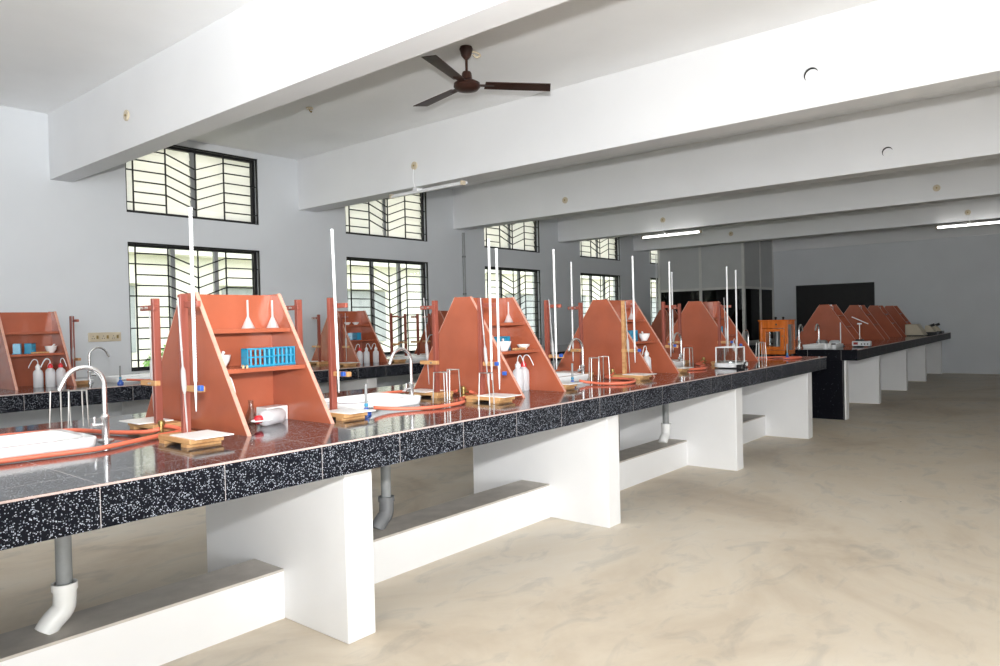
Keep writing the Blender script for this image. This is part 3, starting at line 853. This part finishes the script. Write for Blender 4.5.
ZCT = .97
def instrument(loc):
    t = thing('digital_meter', 'white meter with red display and a bent rod arm on the far right bench', 'meter', loc)
    MB().box(-.02, .10, -.12, .12, .015, .085).build('meter_case', 'metalgrey', t, bevel=.006)
    MB().box(-.022, -.02, .04, .10, .035, .07).build('display', 'led', t)
    for y in (-.09, -.05, -.01): MB().cyl((-.02, y, .045), (-.032, y, .045), .01, 12).build('knob', 'dark', t, smooth=True)
    for x in (0, .08):
        for y in (-.10, .10): MB().cyl((x, y, 0), (x, y, .015), .012, 10).build('foot', 'dark', t, smooth=True)
    return t
instrument((11.42, 2.66, ZCT))
t = thing('electrode_stand', 'thin rod stand with a slanted arm behind the white meter', 'stand', (11.80, 2.76, ZCT))
MB().box(-.06, .06, -.05, .05, 0, .10).build('stand_base', 'dark', t, bevel=.01)
MB().cyl((0, 0, .10), (0, 0, .34), .006, 10).build('rod', 'wire', t, smooth=True)
MB().cyl((-.02, .10, .44), (0, -.12, .33), .006, 8).box(-.01, .01, -.03, .03, .325, .345).build('arm', 'white', t, smooth=True)
t = thing('retort_rod', 'slim white rod stand on the far right bench before the nearest rack', 'stand', (11.60, 2.98, ZCT))
MB().cyl((0, 0, .012), (0, 0, .36), .007, 10).build('rod', 'white', t, smooth=True)
MB().box(-.06, .06, -.045, .045, 0, .012).build('base_plate', 'dark', t, bevel=.002)
for k, (x, y, l) in enumerate([(11.02, 2.86, 'grey heating mantle'), (11.28, 3.0, 'grey hot plate')]):
    t = thing('heating_mantle', ['round grey heating mantle right of the sink on the far right bench', 'round grey heating mantle behind the slim rod on the far right bench'][k], 'heater', (11.85+.12*k, 3.12+.22*k, ZCT), 0, 'heating mantles')
    MB().lathe([(0, 0), (.085, 0), (.09, .01), (.085, .06), (.055, .085), (.05, .085), (.03, .05), (0, .04)], 20).build('mantle_body', ['metalgrey', 'frame'][k], t, smooth=True)
    MB().cyl((-.085, 0, .03), (-.1, 0, .03), .012, 12).build('knob', 'dark', t, smooth=True)
for k, (x, y, l) in enumerate([(10.78, 2.99, 'small white jar right of the far sink, nearer one'), (10.86, 2.90, 'small white jar right of the far sink, farther right'),
                               (10.72, 3.55, 'small white jar left of the far sink, beside the cabinet')]):
    t = thing('jar', l, 'jar', (x, y, ZCT), 0, 'small white jars')
    MB().lathe([(0, 0), (.03, 0), (.032, .004), (.032, .05), (.026, .056), (0, .056)], 18).build('jar_body', 'white', t, smooth=True)
    MB().lathe([(0, .056), (.029, .056), (.029, .072), (0, .074)], 18).build('lid', 'dark' if k == 1 else 'white', t, smooth=True)
t = thing('spectrometer', 'beige wedge sided machine at the far end of the right bench', 'machine', (17.0, 2.72, ZCT))
MB().prism_x([(-.08, .015), (.28, .015), (.28, .24), (.06, .24)], 0, .40).build('machine_case', 'beige', t, bevel=.01)
MB().box(.02, .38, -.05, .25, 0, .015).build('base_plate', 'dark', t)
for k in range(2):
    t = thing('microscope', ['olive instrument just right of the beige machine', 'olive instrument farthest right on the far bench'][k], 'instrument', (17.85+.75*k, 2.62, ZCT), 0, 'olive instruments')
    MB().box(-.12, .25, -.10, .16, 0, .06).build('instrument_base', 'dark', t, bevel=.01)
    MB().prism_x([(-.06, .06), (.15, .06), (.12, .2), (.04, .2)], -.08, .2).build('instrument_body', 'beige', t, bevel=.012)
    MB().cyl((.02, .08, .17), (.02, -.04, .22), .03, 14).build('eyepiece', 'dark', t, smooth=True)

# the far right bench stands slightly askew to the room, with everything on it
SKEW, PIV = R(1.25), Vector((10.52, 2.52, 0))
for o in bpy.data.objects:
    if o.parent is None and 'label' in o:
        p = o.location
        if 'far right by the blackboard' in o['label'] or (10.6 < p.x < 19 and p.y < 4.4 and .9 < p.z < 1.6):
            q = Matrix.Rotation(SKEW, 3, 'Z') @ (p - PIV) + PIV
            o.location = q; o.rotation_euler.z += SKEW

# ------------------------------------------------------------------ on the walls and beams
bb = thing('blackboard', 'black board hanging on the far grey wall behind the racks', 'blackboard', (XF, 5.3, 1.5))
MB().box(-.025, 0, -.93, .93, -.72, .72).build('board_surface', 'board', bb)
MB().box(-.032, 0, -.95, .95, .72, .745).box(-.032, 0, -.95, .95, -.745, -.72).box(-.032, 0, -.95, -.93, -.72, .72).box(-.032, 0, .93, .95, -.72, .72).build('board_frame', 'dark', bb)
sk = thing('socket_plate', 'cream three gang socket plate on the plain wall left of the first window', 'socket', (3.62, YW, 1.385))
MB().box(-.185, .185, -.025, 0, -.055, .055).build('plate', 'cream', sk, bevel=.006)
for i in (-1, 0, 1):
    s = MB().box(i*.115-.05, i*.115+.05, -.031, -.025, -.04, .04).build('socket_face', 'cream', sk, bevel=.003)
    mb = MB()
    for dx, dz in ((-.022, .012), (-.034, -.016), (-.010, -.016)): mb.cyl((i*.115+dx, -.0325, dz), (i*.115+dx, -.0309, dz), .006, 10)
    mb.build('socket_holes', 'dgrey', s)
    MB().box(i*.115+.014, i*.115+.036, -.036, -.031, -.02, .02).build('switch_rocker', 'brass', s)
cd_ = thing('conduit', 'thin dark vertical conduit on the wall between second and third windows', 'pipe', (10.02, YW-.03, 0))
MB().cyl((0, 0, 1.0), (0, 0, 3.15), .028, 12).build('conduit_tube', 'frame', cd_, smooth=True)
mb = MB()
for z in (1.3, 2.0, 2.7): mb.lathe([(.028, -.015), (.036, -.015), (.036, .015), (.028, .015)], 12, (0, 0, z))
mb.build('conduit_clips', 'dgrey', cd_)
cc = thing('conduit', 'pale vertical wire run on the wall beside the last window', 'pipe', (17.70, YW-.012, 0))
MB().cyl((0, 0, .95), (0, 0, 3.2), .012, 8).build('conduit_tube', 'white', cc, smooth=True)

def make_box_cover():
    t = thing('junction_box', '', 'junction box')
    MB().cyl((0, 0, 0), (-.018, 0, 0), .052, 22).build('cover', 'cream', t, bevel=.004, smooth=True)
    MB().cyl((-.018, 0, 0), (-.024, 0, 0), .012, 12).build('screw', 'brass', t, smooth=True)
    return t
def make_open_box():
    t = thing('junction_box', '', 'junction box')
    MB().lathe([(.06, 0), (.072, 0), (.072, .012), (.06, .012)], 24, axis=(-1, 0, 0)).build('ring', 'beam', t, smooth=True)
    MB().cyl((-.001, 0, 0), (-.003, 0, 0), .06, 24).build('recess', 'dark', t)
    MB().cyl((-.004, -.008, -.014), (-.012, -.008, -.014), .056, 24).build('cover', 'white', t, smooth=True)
    return t
def bx(n): return 3.085 if n == 0 else X0 + n*BAY
GJ = 'round boxes on the beams'
for n, y, z, k, l in [(0, 7.17, 3.52, 0, 'round cream box on the first beam at upper left'),
                      (1, 1.86, 3.48, 1, 'round white box with a dark gap on the second beam at upper right'),
                      (1, 6.70, 3.47, 0, 'round cream box above the unlit tube light on the second beam'),
                      (2, 1.97, 3.41, 1, 'round white box on the third beam at right'),
                      (2, 6.70, 3.42, 0, 'round brownish box on the third beam above the window'),
                      (3, 1.96, 3.40, 0, 'round brownish box on the fourth beam at right'),
                      (3, 6.67, 3.41, 0, 'round box above the lit tube light on the fourth beam'),
                      (4, 6.64, 3.40, 0, 'round box on the fifth beam near the corner room'),
                      (4, 1.95, 3.36, 0, 'round box above the lit tube light at the right edge')]:
    place('jb%d' % k, make_open_box if k else make_box_cover, l, (bx(n), y, z), 0, GJ)
hk = thing('ceiling_hook', 'small cream hook box on the ceiling left of the fan', 'ceiling hook', (5.0, 6.92, ZC))
MB().lathe([(0, 0), (.04, 0), (.04, -.015), (0, -.02)], 20).build('cover', 'cream', hk, smooth=True)
MB().tube(spline([(0, 0, -.018), (0, 0, -.03), (.02, 0, -.045), (.03, 0, -.03)], 6), .006, 8).build('hook', 'brass', hk, smooth=True)

def tube_light(n, y0, y1, z, lit, label, jy, jz):
    x = bx(n)
    t = thing('tube_light', label, 'tube light', (x-.03, (y0+y1)/2, z), 0, 'tube lights')
    L = (y1-y0)/2
    MB().box(-.03, .03, -L, L, .02, .055).build('batten', 'white', t, bevel=.004)
    for s in (-1, 1): MB().box(-.085, -.02, s*L-.015, s*L+.015, .0, .05).build('lamp_holder', 'cream', t, bevel=.003)
    MB().cyl((-.065, -L+.015, .018), (-.065, L-.015, .018), .016, 16).build('lamp_tube', 'tube' if lit else 'white', t, smooth=True)
    MB().box(-.09, .03, .12, .20, .03, .07).build('starter_box', 'white', t, bevel=.003)
    MB().tube(spline([(-.0, jy-.05, .05), (-.025, jy-.02, .05+(jz-.05)*.4), (.006, jy, jz-.045)], 6), .006, 6).build('flex', 'white', t, smooth=True)
tube_light(1, 5.80, 7.05, 3.09, False, 'unlit tube light on the second beam before the second upper window', .275, .38)
tube_light(3, 5.85, 7.08, 3.07, True, 'glowing tube light on the fourth beam in the middle distance', .205, .34)
tube_light(4, 1.20, 2.46, 3.09, True, 'glowing tube light at the right edge of the photo', .12, .27)

# ceiling fan
fan = thing('ceiling_fan', 'dark brown three bladed ceiling fan between the first two beams', 'fan', (4.886, 4.394, ZC))
MB().lathe([(0, 0), (.055, 0), (.062, -.02), (.055, -.04), (.045, -.08), (.02, -.11), (0, -.11)], 22).build('canopy', 'brown', fan, smooth=True)
MB().cyl((0, 0, -.10), (0, 0, -.26), .0125, 12).build('down_rod', 'brown', fan, smooth=True)
MB().lathe([(0, -.225), (.036, -.225), (.044, -.24), (.05, -.295), (.085, -.31), (.118, -.33), (.122, -.358), (.10, -.386), (.05, -.398), (0, -.398)], 28).build('motor', 'brown', fan, smooth=True)
for a in (-41, 79, 199):
    mb = MB(); n = 10; top = []; 
    prof = []
    for i in range(n+1):
        q = i/n; x = .165+q*.595; w = .062+.012*q; ang = -R(10-3*q)
        if i == n: w1 = w*.7
        prof.append((x, w, ang))
    rows = []
    for i, (x, w, ang) in enumerate(prof):
        dx = .03 if i == n else 0
        rows.append([mb.b.verts.new((x+(dx if s > 0 else 0), s*w*math.cos(ang), -.342+s*w*math.sin(ang)+e)) for s in (-1, 1) for e in (-.003, .003)])
    for A, B in zip(rows, rows[1:]):
        for i, j in ((0, 1), (1, 3), (3, 2), (2, 0)): mb.b.faces.new((A[i], A[j], B[j], B[i]))
    mb.b.faces.new([rows[0][i] for i in (0, 1, 3, 2)]); mb.b.faces.new([rows[-1][i] for i in (0, 2, 3, 1)])
    bl = mb.rot('Z', a).build('blade', 'brown', fan)
    MB().box(.09, .25, -.025, .025, -.348, -.34).rot('Z', a).build('blade_iron', 'brown', bl, bevel=.002)
mb = MB().tube(spline([(.05, -.02, -.03), (.09, -.05, -.04), (.10, -.08, -.07), (.07, -.06, -.09), (.06, -.03, -.06)], 6), .009, 6)
mb.build('loose_wires', 'cream', fan, smooth=True)

# ------------------------------------------------------------------ outside the windows
struct(MB().box(-30, 60, YW+.4, 60, -.5, -.4).build('ground_outside', 'lawn'))
bd = thing('building', 'cream building seen through the window bars', 'building', (0, 19, -.4))
MB().box(-10, 70, 0, 6, 0, 12).build('facade_wall', 'facade', bd)
for lv in range(3):
    for k in range(14):
        x = 2.2+4.2*k; z = 1.3+3.6*lv
        w = MB().box(x, x+1.8, -.06, .05, z, z+1.7).build('window', 'fwin', bd)
        MB().box(x-.1, x+1.9, -.35, 0, z+1.75, z+1.85).build('sunshade', 'facade', w)
for z in (.7, 3.9, 7.5): MB().box(-10, 70, -.5, 0, z-.08, z+.08).build('ledge', 'facade', bd)
for k, (x, y, r) in enumerate([(5.6, 17., .8), (8.3, 17.3, .7), (13.5, 17., .8), (21., 17.2, .9)]):
    t = thing('shrub', ['leafy green shrub outside the first window, left', 'leafy green shrub outside the first window, right', 'leafy shrub outside the second window', 'leafy shrub outside the third window'][k], 'shrub', (x, y, -.4), 0, 'garden shrubs')
    mb = MB(); rnd = random.Random(k)
    for i in range(420):
        d = Vector((rnd.gauss(0, 1), rnd.gauss(0, 1), rnd.gauss(0, 1))).normalized()*r*rnd.uniform(.65, 1)
        c = Vector((d.x, d.y, r*1.1+d.z)); s = .09
        u = Vector((rnd.gauss(0, 1), rnd.gauss(0, 1), rnd.gauss(0, 1))).normalized(); v = u.orthogonal().normalized()
        q = [mb.b.verts.new(c+a*s*u+b*s*.5*v) for a, b in ((-1, 0), (0, -1), (1, 0), (0, 1))]
        mb.b.faces.new(q)
    mb.build('foliage', 'leaf', t)
    MB().cyl((0, 0, 0), (0, 0, r), .05, 8).build('stem', 'post', t)

# ------------------------------------------------------------------ light
w = bpy.data.worlds.new('World'); SC.world = w; w.use_nodes = True
bg = w.node_tree.nodes['Background']
bg.inputs[0].default_value = (.96, .98, 1., 1); bg.inputs[1].default_value = 3.8
def area(name, loc, aim, sx, sy, power, col=(1, 1, 1)):
    l = bpy.data.lights.new(name, 'AREA'); l.shape = 'RECTANGLE'; l.size = sx; l.size_y = sy; l.energy = power; l.color = col
    o = bpy.data.objects.new(name, l); COL.objects.link(o); o.location = loc
    o.rotation_euler = (Vector(aim)-Vector(loc)).to_track_quat('-Z', 'Y').to_euler()
    return o
for a, b, z0, z1 in back_open: area('fill_back_opening', (XB-.1, (a+b)/2, (z0+z1)/2), (0, (a+b)/2, (z0+z1)/2), b-a, z1-z0, 15, (.95, .98, 1))  # weak fill lamps added in the unseen back openings
for a, b, z0, z1 in right_open: area('fill_right_opening', ((a+b)/2, YR-.1, (z0+z1)/2), ((a+b)/2, 0, (z0+z1)/2+5.), b-a, z1-z0, 420, (.96, .98, 1))  # main ambient fill, added out of view and tilted up to brighten the ceiling
fl = bpy.data.lights.new('camera_flash', 'SPOT'); fl.energy = 1500; fl.shadow_soft_size = .05; fl.spot_size = R(118); fl.spot_blend = 1.; fl.color = (1, 1, 1)
fo = bpy.data.objects.new('camera_flash', fl); COL.objects.link(fo); fo.location = (0, 0, 1.76)
fo.rotation_euler = Vector((.768, .64, .5)).to_track_quat('-Z', 'Y').to_euler()

# ------------------------------------------------------------------ camera
cam = bpy.data.cameras.new('camera'); co = bpy.data.objects.new('camera', cam); COL.objects.link(co)
cam.sensor_fit = 'HORIZONTAL'; cam.sensor_width = 36.; cam.lens = 720.93*36/1000; cam.clip_start = .05; cam.clip_end = 300
f = Vector((.7680981, .64016342, -.01470003)); r = Vector((.63979838, -.76819272, -.02319456)); u = Vector((.02614076, -.00841064, .99962289))
co.matrix_world = Matrix(((r.x, u.x, -f.x, 0), (r.y, u.y, -f.y, 0), (r.z, u.z, -f.z, 1.45), (0, 0, 0, 1)))
SC.camera = co

SC.view_settings.view_transform = 'Standard'; SC.view_settings.look = 'None'
SC.view_settings.gamma = 1; SC.view_settings.exposure = -.14; SC.view_settings.use_curve_mapping = False
SC.cycles.use_denoising = True
SC.cycles.max_bounces = 8; SC.cycles.diffuse_bounces = 5; SC.cycles.glossy_bounces = 4; SC.cycles.transparent_max_bounces = 24
SC.cycles.caustics_reflective = False; SC.cycles.caustics_refractive = False
SC.cycles.sample_clamp_indirect = 6.
